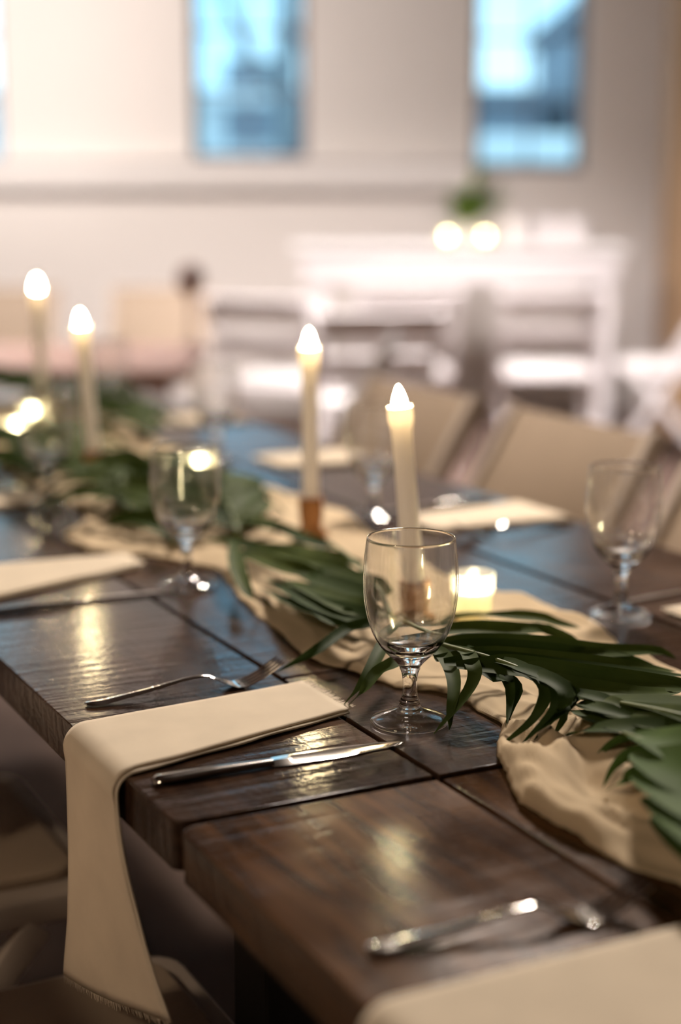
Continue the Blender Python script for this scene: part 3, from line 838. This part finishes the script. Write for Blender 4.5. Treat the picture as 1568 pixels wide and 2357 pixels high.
def auto_frond(label, u, w, ang, length, nl, ll, z0=0.02, mat='leaf', lim=(0.60, 1.16), seed=1):
    """A frond lying on the runner: ang is measured from +w towards +u, in degrees."""
    rnd = random.Random(seed)
    a = math.radians(ang)
    d = Vector((math.sin(a), math.cos(a), 0)); s = Vector((math.cos(a), -math.sin(a), 0))
    o = Vector((u, w, 0))
    pts = [o + d * length * k / 4 + s * 0.03 * math.sin(k * 0.8) + Vector((0, 0, z0 + 0.03 * math.sin(math.pi * k / 4 * 0.9 + 0.25))) for k in range(5)]
    rp = catmull(pts, 40)
    leaves = []
    for i in range(nl):
        t = 0.06 + 0.92 * (i // 2) / (nl / 2)
        sg = 1 if i % 2 else -1
        p = rp[int(t * 40)]
        open_ = math.radians(lerp(58, 14, t) + rnd.uniform(-7, 7))
        L = ll * (0.55 + 0.45 * math.sin(math.pi * min(1, 0.15 + t * 0.85))) * rnd.uniform(0.85, 1.12)
        dd = d * math.cos(open_) + s * sg * math.sin(open_)
        path = [p]
        for q in (0.33, 0.66, 1.0):
            b_ = p + dd * L * q + d * 0.02 * q * q
            b_ = Vector((min(max(b_.x, lim[0]), lim[1]), b_.y, 0))
            b_.z = max(0.010, p.z + 0.022 * math.sin(q * 2.2) - q * q * (p.z - 0.006) + rnd.uniform(-0.004, 0.006))
            path.append(b_)
        leaves.append((rnd.uniform(0.018, 0.027), [tuple(v) for v in path], rnd.uniform(-0.7, 0.7)))
    return palm_frond(label, [tuple(v) for v in rp[::10]], leaves, M[mat], roll=-0.45)
auto_frond('palm frond beside the second goblet on the runner', .80, 1.86, 4, .40, 22, .15, .016, seed=3)
auto_frond('low palm frond at the near runner edge just behind the second goblet foot', .72, 1.88, 6, .34, 20, .11, .008, seed=21)
auto_frond('low palm frond in the middle of the runner near the far votive', .84, 2.12, -3, .34, 20, .13, .008, seed=22)
auto_frond('palm frond behind the second goblet near the amber holders', .86, 1.96, -8, .30, 18, .12, .016, seed=4)
auto_frond('dark palm frond at the near runner edge, left of the second goblet', .73, 2.02, -10, .40, 20, .13, .02, seed=5)
auto_frond('palm frond round the base of the left leaning taper', .76, 2.44, 10, .42, 22, .15, .014, seed=6)
auto_frond('dark palm frond right of the leaning taper, far along the runner', 1.00, 2.98, 8, .42, 22, .16, .03, seed=9)
auto_frond('dark palm frond at the left picture edge under the glowing votives', .70, 2.42, -4, .42, 22, .12, .02, seed=10)
auto_frond('palm frond lying just right of the two distant votives', 1.0, 2.70, -2, .40, 20, .15, .02, seed=11)
auto_frond('most distant palm frond at the far end of the table', .93, 3.16, -2, .42, 22, .16, .04, seed=12)

# ================================================================== NAPKINS
def napkin(label, u_end, end_w, edge_w, bot, side=1, seed=0):
    """Folded strip from u_end on the table over its long edge. side=+1 near edge (u=.395), -1 far edge (u=1.305).
    bot = ((du, w, z) low-w corner, (du, w, z) high-w corner) of the hanging end, du outward from the edge."""
    edge = U0 if side > 0 else U1
    c = Vector((edge, (edge_w[0] + edge_w[1]) / 2, 0))
    root = tag(empty('folded_napkin', T(*c), A27), label, 'napkin', 'cream linen napkins draped over the table edges')
    rnd = random.Random(seed)
    NS, NT = 64, 20
    zt, r = 0.0054, 0.0199
    def sheet(lift, shift, seed2):
        rows = []
        for i in range(NS + 1):
            s = i / NS
            row = []
            for k in range(NT + 1):
                t = k / NT
                lo, hi = end_w[0] + shift, end_w[1] + shift * 0.3
                el, eh = edge_w[0] + shift, edge_w[1] + shift * 0.3
                if s <= 0.5:                       # flat on the table
                    q = s / 0.5
                    x = lerp(abs(u_end - edge), 0.010, q)
                    wv = lerp(lerp(lo, hi, t), lerp(el, eh, t), q)
                    wave = 0.0022 * noise.noise(Vector((x * 22, seed2, t * 2.0)))
                    wv += wave * (1 - t) * 1.6
                    z = zt - lift + 0.0012 * noise.noise(Vector((x * 18, wv * 25, seed2))) * min(1, q * 6) * (1 - q)
                    z += 0.003 * max(0, 1 - q * 7) * max(0, noise.noise(Vector((t * 4, seed2, 3))))
                    row.append(Vector((x, wv, z)))
                elif s <= 0.62:                    # round the edge
                    q = (s - 0.5) / 0.12
                    a = q * math.pi / 2
                    rr = r - lift
                    row.append(Vector((0.010 - rr * math.sin(a), lerp(el, eh, t), -0.0145 + rr * math.cos(a))))
                else:                              # hanging
                    q = (s - 0.62) / 0.38
                    b0, b1 = bot
                    x0 = 0.010 - (r - lift)
                    zb = lerp(b0[2], b1[2], t)
                    q2 = q ** 1.6
                    x = lerp(x0, -lerp(b0[0], b1[0], t) + lift, q2) + 0.0016 * min(1, q * 18) * (0 if lift else 1)
                    wv = lerp(lerp(el, eh, t), lerp(b0[1], b1[1], t) + shift, q ** 2.3)
                    x += 0.004 * q * math.sin(t * 5.0 + seed2) + 0.003 * q * noise.noise(Vector((t * 3, q * 3, seed2)))
                    z = lerp(-0.0145, zb, q)
                    row.append(Vector((x, wv, z)))
            rows.append([Vector((edge + side * p.x, p.y, p.z)) - c for p in row])
        return rows
    mb = MB()
    outer = sheet(0.0, 0.0, seed + 0.5)
    mb.grid(outer); mb.grid(sheet(0.0026, -0.0035, seed + 0.9))
    o = mb.build('cloth', M['linen'], root, smooth=True)
    so = o.modifiers.new('thickness', 'SOLIDIFY'); so.thickness = 0.0017; so.offset = 0
    # frayed threads along both cut ends
    vs, fs = [], []
    for row, direction in ((outer[0], None), (outer[-1], None)):
        prev = outer[1] if row is outer[0] else outer[-2]
        for k in range(170):
            t = k / 169 * NT
            i = min(int(t), NT - 1); f = t - i
            p = row[i].lerp(row[i + 1], f); q = prev[i].lerp(prev[i + 1], f)
            d = (p - q).normalized()
            L = rnd.uniform(0.003, 0.0095)
            e = p + d * L + Vector((rnd.uniform(-.0012, .0012), rnd.uniform(-.0022, .0022), rnd.uniform(-.0008, .0012)))
            sd = (row[i + 1] - row[i]).normalized() * 0.00035
            m_ = len(vs)
            vs += [p - d * 0.001 - sd, p - d * 0.001 + sd, e + sd * 0.5, e - sd * 0.5, (p + e) / 2 + Vector((0, 0, .0004))]
            fs += [(m_, m_ + 1, m_ + 4), (m_ + 1, m_ + 2, m_ + 4), (m_ + 2, m_ + 3, m_ + 4), (m_ + 3, m_, m_ + 4)]
    fr = mesh_obj('fringe', vs, fs, M['linen'], root)
    fr['kind'] = 'stuff'
    return root
napkin('cream napkin in focus, draped over the near edge with a frayed hanging end', .622, (1.207, 1.298), (1.152, 1.279), ((-.016, 1.120, -.200), (.010, 1.306, -.238)), 1, 1)
napkin('large cream napkin cut off by the bottom right corner', .650, (.600, .730), (.585, .733), ((.010, .58, -.22), (.010, .735, -.22)), 1, 2)
napkin('blurred cream napkin at the left edge above a knife', .655, (1.828, 1.892), (1.735, 1.915), ((.012, 1.73, -.22), (.012, 1.92, -.22)), 1, 3)
napkin('small blurred cream napkin corner at the far left edge', .668, (2.30, 2.40), (2.25, 2.42), ((.012, 2.25, -.22), (.012, 2.42, -.22)), 1, 4)
napkin('cream napkin across the runner, right of the nearest taper', 1.09, (1.85, 1.945), (1.835, 1.965), ((.012, 1.83, -.2), (.012, 1.97, -.2)), -1, 5)
napkin('blurred cream napkin behind the second taper from the right', 1.122, (2.415, 2.53), (2.40, 2.53), ((.012, 2.40, -.2), (.012, 2.53, -.2)), -1, 6)
napkin('cream napkin corner at the right edge beside the blurred goblet', 1.094, (1.265, 1.362), (1.25, 1.362), ((.012, 1.25, -.2), (.012, 1.36, -.2)), -1, 7)
napkin('most distant pale napkin on the far side of the table', 1.11, (2.97, 3.10), (2.97, 3.10), ((.012, 2.97, -.2), (.012, 3.10, -.2)), -1, 8)

# ================================================================== CUTLERY
def loft(mb, secs):
    """secs: list of (x, half width, z of the underside centre, thickness, crown)."""
    rows = []
    prof = [(-1.0, 0.5), (-0.8, 0.9), (0.0, 1.0), (0.8, 0.9), (1.0, 0.5), (0.8, 0.1), (0.0, 0.0), (-0.8, 0.1)]
    for x, hw, z, th, cr in secs:
        rows.append([mb.bm.verts.new((x, hw * a, z + th * b_ + cr * (1 - a * a))) for a, b_ in prof])
    n = len(prof)
    for a, b_ in zip(rows, rows[1:]):
        for k in range(n):
            mb.bm.faces.new((a[k], a[(k + 1) % n], b_[(k + 1) % n], b_[k]))
    mb.bm.faces.new(rows[0][::-1]); mb.bm.faces.new(rows[-1])
def zprof(x):
    return interp([(0, .0006), (.02, .001), (.06, .0060), (.10, .0125), (.118, .0140), (.132, .0120), (.145, .0050), (.155, .0012), (.165, .0014), (.18, .0070), (.205, .0215)], x)
def fork_meshes():
    h = MB(); secs = []
    wid = [(0, .0040), (.003, .0078), (.010, .0098), (.03, .0092), (.06, .0066), (.09, .0046), (.115, .0038), (.128, .0040)]
    for i in range(33):
        x = 0.128 * i / 32
        secs.append((x, interp(wid, x), zprof(x), 0.0022, 0.0006))
    loft(h, secs)
    hm_ = h.mesh('handle', True); hm_.materials.append(M['steel']); hm_.set_sharp_from_angle(angle=math.radians(50))
    d = MB(); secs = []
    wid = [(.126, .0040), (.135, .0058), (.145, .0098), (.153, .0122), (.160, .0128), (.163, .0128)]
    for i in range(17):
        x = .126 + .037 * i / 16
        secs.append((x, interp(wid, x), zprof(x), 0.0018, -0.0014 * min(1, (x - .126) / .02)))
    loft(d, secs)
    for k in range(4):
        y = -.0105 + .0070 * k
        rows = []
        for i in range(13):
            x = .160 + .045 * i / 12
            hw = lerp(.0023, .0015, (i / 12) ** 2) if i < 12 else .0008
            z = zprof(x)
            rows.append([d.bm.verts.new((x, y + a * hw, z + b_)) for a, b_ in ((-1, .0002), (-1, .0016), (1, .0016), (1, .0002))])
        for a, b_ in zip(rows, rows[1:]):
            for q in range(4): d.bm.faces.new((a[q], a[(q + 1) % 4], b_[(q + 1) % 4], b_[q]))
        d.bm.faces.new(rows[0][::-1]); d.bm.faces.new(rows[-1])
    dm_ = d.mesh('head', True); dm_.materials.append(M['steel']); dm_.set_sharp_from_angle(angle=math.radians(40))
    return hm_, dm_
def knife_meshes():
    h = MB(); secs = []
    wid = [(0, .0045), (.003, .0078), (.012, .0092), (.05, .0082), (.085, .0066), (.10, .0062)]
    thk = [(0, .003), (.004, .0052), (.05, .0056), (.10, .0044)]
    for i in range(27):
        x = .10 * i / 26
        secs.append((x, interp(wid, x), .0004, interp(thk, x), 0.0008))
    loft(h, secs)
    hm_ = h.mesh('handle', True); hm_.materials.append(M['steel']); hm_.set_sharp_from_angle(angle=math.radians(50))
    d = MB(); rows = []
    for i in range(25):
        q = i / 24; x = .098 + .122 * q
        top = interp([(0, .006), (.12, .0085), (.6, .0092), (.85, .0072), (.95, .0035), (1, .0)], q)
        bot = interp([(0, -.006), (.1, -.0085), (.5, -.0090), (.85, -.0050), (1, -.0006)], q)
        th = lerp(.0034, .0010, q)
        z0 = .0008
        mid = (top + bot) / 2
        rows.append([d.bm.verts.new(v) for v in ((x, bot, z0 + .0002), (x, mid, z0 + th), (x, top, z0 + th * 0.9), (x, top, z0), (x, mid, z0))])
    for a, b_ in zip(rows, rows[1:]):
        for k in range(5): d.bm.faces.new((a[k], a[(k + 1) % 5], b_[(k + 1) % 5], b_[k]))
    d.bm.faces.new(rows[0][::-1]); d.bm.faces.new(rows[-1])
    dm_ = d.mesh('blade', True); dm_.materials.append(M['steel']); dm_.set_sharp_from_angle(angle=math.radians(20))
    return hm_, dm_
FH, FD = fork_meshes(); KH, KB = knife_meshes()
def cutlery(kind, a, b_, label, z=0.0004):
    """Lay a fork or a knife with its handle end at a, pointing to b (table coordinates)."""
    ang = math.atan2(b_[1] - a[1], b_[0] - a[0]) + A27
    root = tag(empty(kind, T(a[0], a[1], z), ang), label, kind, 'steel %ss at the place settings' % kind)
    if kind == 'fork': root.scale = (.92, .92, .92)
    for nm, me in ((('handle', FH), ('head', FD)) if kind == 'fork' else (('handle', KH), ('blade', KB))):
        link_mesh(nm, me, None, root)
cutlery('fork', (.424, 1.336), (.619, 1.326), 'steel fork lying above the sharp cream napkin')
cutlery('knife', (.409, 1.124), (.621, 1.117), 'steel knife with glinting bolster below the sharp napkin')
cutlery('fork', (.425, .798), (.600, .771), 'steel fork nearest the camera, at the bottom right')
cutlery('knife', (.425, 1.690), (.631, 1.695), 'blurred steel knife at the left edge below a napkin')
cutlery('knife', (1.29, 1.432), (1.085, 1.421), 'steel knife at the right edge behind the blurred goblet')
cutlery('fork', (1.275, 1.80), (1.10, 1.795), 'blurred steel fork in front of the napkin across the runner')
cutlery('knife', (1.285, 2.02), (1.08, 2.01), 'blurred steel knife behind the napkin across the runner')

# ================================================================== CHAIRS
def beam(mb, p0, p1, wy, wt, bevel=0.004):
    """Bar from p0 to p1: wy across Y, wt in the other direction."""
    p0, p1 = Vector(p0), Vector(p1)
    t = (p1 - p0).normalized()
    y = Vector((0, 1, 0)) if abs(t.y) < 0.9 else Vector((1, 0, 0))
    q = t.cross(y).normalized(); y = q.cross(t)
    bm2 = bmesh.new(); bmesh.ops.create_cube(bm2, size=1.0)
    L = (p1 - p0).length; c = (p0 + p1) / 2
    for v in bm2.verts:
        v.co = Vector((v.co.x * wt, v.co.y * wy, v.co.z * L))
    bmesh.ops.bevel(bm2, geom=bm2.edges[:], offset=bevel, segments=2, profile=0.5, affect='EDGES')
    for v in bm2.verts:
        v.co = c + q * v.co.x + y * v.co.y + t * v.co.z
    mb._merge(bm2)

def slab(x0, x1, y, z0, z1, rc, edge, name, mat, parent):
    bm = bmesh.new(); bmesh.ops.create_cube(bm, size=1.0)
    for v in bm.verts:
        v.co = Vector(((x0 + x1) / 2 + v.co.x * (x1 - x0), v.co.y * 2 * y, (z0 + z1) / 2 + v.co.z * (z1 - z0)))
    ve = [e for e in bm.edges if abs(e.verts[0].co.z - e.verts[1].co.z) > 1e-4]
    bmesh.ops.bevel(bm, geom=ve, offset=rc, segments=5, profile=0.5, affect='EDGES')
    he = [e for e in bm.edges if len(e.link_faces) == 2 and e.calc_face_angle(0) > math.radians(50)]
    bmesh.ops.bevel(bm, geom=he, offset=edge, segments=3, profile=0.5, affect='EDGES')
    me = bpy.data.meshes.new(name); bm.to_mesh(me); bm.free()
    me.polygons.foreach_set('use_smooth', [p.area < 0.01 for p in me.polygons]); me.set_sharp_from_angle(angle=math.radians(40))
    return link_mesh(name, me, mat, parent)

def make_chair(frame, pad, solid_back):
    """Folding banquet chair facing +X, standing at the origin."""
    root = empty('folding_chair', (0, 0, 0))
    slab(-.20, .20, .200, .412, .446, .035, .006, 'seat_frame', frame, root)
    slab(-.165, .172, .168, .4465, .460, .03, .005, 'seat_pad', pad, root)
    for s in (-1, 1):
        mb = MB(); beam(mb, (.215, s * .214, 0), (-.275, s * .214, .80), .022, .036); mb.build('back_post', frame, root, auto=40)
        mb = MB(); beam(mb, (-.235, s * .190, 0), (.115, s * .190, .411), .022, .034); mb.build('leg', frame, root, auto=40)
    def bx_(z): return .215 - .49 * z / .80
    def rail(name, z0, z1, mat, th=.016):
        mb = MB(); beam(mb, (bx_(z0) - .002, 0, z0), (bx_(z1) - .002, 0, z1), .404, th, .004); mb.build(name, mat, root, auto=40)
    if solid_back:
        rail('back_panel', .53, .795, pad, .022)
    else:
        rail('back_slat', .70, .795, frame); rail('back_slat', .555, .64, frame)
    mb = MB(); beam(mb, (.135, -.203, .13), (.135, .203, .13), .016, .016, .003); mb.build('stretcher', frame, root, auto=40)
    mb = MB(); beam(mb, (-.165, -.179, .082), (-.165, .179, .082), .016, .016, .003); mb.build('stretcher', frame, root, auto=40)
    return root

tan0 = make_chair(M['chair_frame'], M['chair_pad'], True)
used = [False]
def place_chair(src, key, loc, rz, label, group):
    o = src if not src.get('_used') else copy_tree(src)
    src['_used'] = 1
    o.location = loc; o.rotation_euler = (0, 0, rz)
    return tag(o, label, 'chair', group)
GT = 'tan padded chairs pulled up to the long table'
def at_near(w): v = T(.338, w); v.z = 0; return v
def at_far(w): v = T(1.44, w); v.z = 0; return v
place_chair(tan0, 't', at_near(1.235), A27, 'tan padded chair under the hanging napkin, bottom left', GT)
place_chair(tan0, 't', at_near(1.815), A27, 'tan padded chair at the left edge behind the hanging napkin', GT)
for w, lb in ((1.83, 'tan padded chair at the right edge beyond the blurred goblet'), (2.385, 'tan padded chair across the table between nearest taper and right goblet'), (2.965, 'tan padded chair across the table behind the nearest taper flame')):
    place_chair(tan0, 't', at_far(w), A27 + math.pi, lb, GT)

# ================================================================== FAR END OF THE HALL
wh0 = make_chair(M['white_resin'], M['white_pad'], False)
GW = 'white folding chairs at the far tables'
R = math.radians
for x, y, rz, lb in (
        (0.92, 7.20, 88, 'white folding chair under the right half of the tall white table'),
        (0.28, 7.25, 94, 'white folding chair under the left half of the tall white table'),
        (1.47, 7.35, 172, 'white folding chair at the right end of the tall white table, by the post'),
        (-0.25, 6.75, 70, 'white folding chair left of the tall white table'),
        (0.10, 5.95, 100, 'white folding chair nearest, in front of the tall white table'),
        (-0.12, 4.62, 176, 'white folding chair at the right end of the rosy wooden table')):
    place_chair(wh0, 'w', (x, y, 0), R(rz), lb, GW)

for x, y, rz, lb in ((-0.80, 6.9, 268, 'tan chair behind the rosy wooden table, right one'), (-1.45, 6.9, 272, 'tan chair behind the rosy wooden table, left one')):
    place_chair(tan0, 't', (x, y, 0), R(rz), lb, 'tan chairs behind the rosy table')

# tall white table
root = tag(empty('tall_table', (0.585, 8.05, 0)), 'tall white table with a deep apron, at the far wall below the right window', 'table')
slab(-.82, .80, .30, .930, .965, .02, .006, 'tabletop', M['white_cloth'], root)
mb = MB(); mb.box((-.77, -.265, .79), (.75, -.240, .929), .004); mb.box((-.77, .240, .79), (.75, .265, .929), .004)
mb.box((-.77, -.240, .79), (-.745, .240, .929), .004); mb.box((.725, -.240, .79), (.75, .240, .929), .004)
mb.build('apron', M['white_resin'], root, auto=40)
for sx in (-.72, .66):
    for sy in (-.235, .165):
        mb = MB(); mb.box((sx, sy, 0), (sx + .07, sy + .07, .789), .005); mb.build('leg', M['white_resin'], root, auto=40)
GB = 'glowing votives on the tall white table'
votive((.52, 7.90, .9655), 'glowing votive on the tall white table, left of the pair', GB, 1.15)
votive((.70, 7.90, .9655), 'glowing votive on the tall white table, right of the pair', GB, 1.15, .5)
# leafy plant in a white pot
root = tag(empty('leafy_plant', (.62, 8.08, .9655)), 'bushy green plant in a white pot on the tall white table', 'plant')
mb = MB(); mb.lathe([(0, 0), (.045, 0), (.055, .05), (.060, .10), (.055, .102), (.048, .09), (0, .085)], 32); mb.build('pot', M['white_china'], root, auto=40)
rnd = random.Random(5)
for i in range(46):
    a = rnd.uniform(0, 6.28); e = rnd.uniform(.35, 1.35)
    L = rnd.uniform(.14, .27) * (1.35 if math.cos(a) > .4 else .9)
    d = Vector((math.cos(a) * math.cos(e), math.sin(a) * math.cos(e), math.sin(e)))
    p0 = Vector((math.cos(a) * .02, math.sin(a) * .02, .088))
    p = [p0, p0 + d * L * .5, p0 + d * L * .85 + Vector((0, 0, -.005)), p0 + d * L + Vector((math.cos(a) * .03, math.sin(a) * .03, -.03))]
    vs, fs = blade([tuple(v) for v in p], rnd.uniform(.05, .075), (0, 0, 0), 8, .1, 2.0)
    mesh_obj('leaf', vs, fs, M['plant'], root)
# white cups and a pitcher at the right of that table
mb = MB(); mb.lathe([(0, 0), (.028, 0), (.034, .02), (.038, .075), (.0365, .0755), (.032, .02), (0, .006)], 32)
cup_me = mb.mesh('cup', True); cup_me.materials.append(M['white_china']); cup_me.set_sharp_from_angle(angle=R(40))
for x, y, lb in ((.86, 7.98, 'white cup on the tall table, just right of the plant'), (1.02, 8.02, 'white cup on the tall table, middle of the right half'), (1.14, 7.96, 'white cup on the tall table, nearest its right end')):
    o = link_mesh('cup', cup_me, None); o.location = (x, y, .9655); o.scale = (1.5, 1.5, 1.6); tag(o, lb, 'cup', 'white cups on the tall table')

# rosy wooden table at the left with a white cloth end and place goblets
root = tag(empty('side_table', (-1.25, 4.60, 0)), 'rosy brown wooden table at the left, beyond the long table', 'table')
slab(-.95, .84, .40, .715, .75, .02, .006, 'tabletop', M['rosy_wood'], root)
for sx in (-.88, .66):
    for sy in (-.32, .25):
        mb = MB(); mb.box((sx, sy, 0), (sx + .07, sy + .07, .714), .005); mb.build('leg', M['rosy_wood'], root, auto=40)
root = tag(empty('bud_vase', (-.45, 4.86, .7505)), 'small dark brown vase with a round head on the rosy table', 'vase')
mb = MB(); mb.lathe(dense([(0, 0), (.030, 0), (.032, .006), (.010, .016), (.006, .05), (.006, .12), (.010, .15), (.034, .175), (.042, .205), (.034, .235), (.014, .248), (.010, .252), (0, .25)], 3), 28); mb.build('body', M['dark_brown'], root, smooth=True)
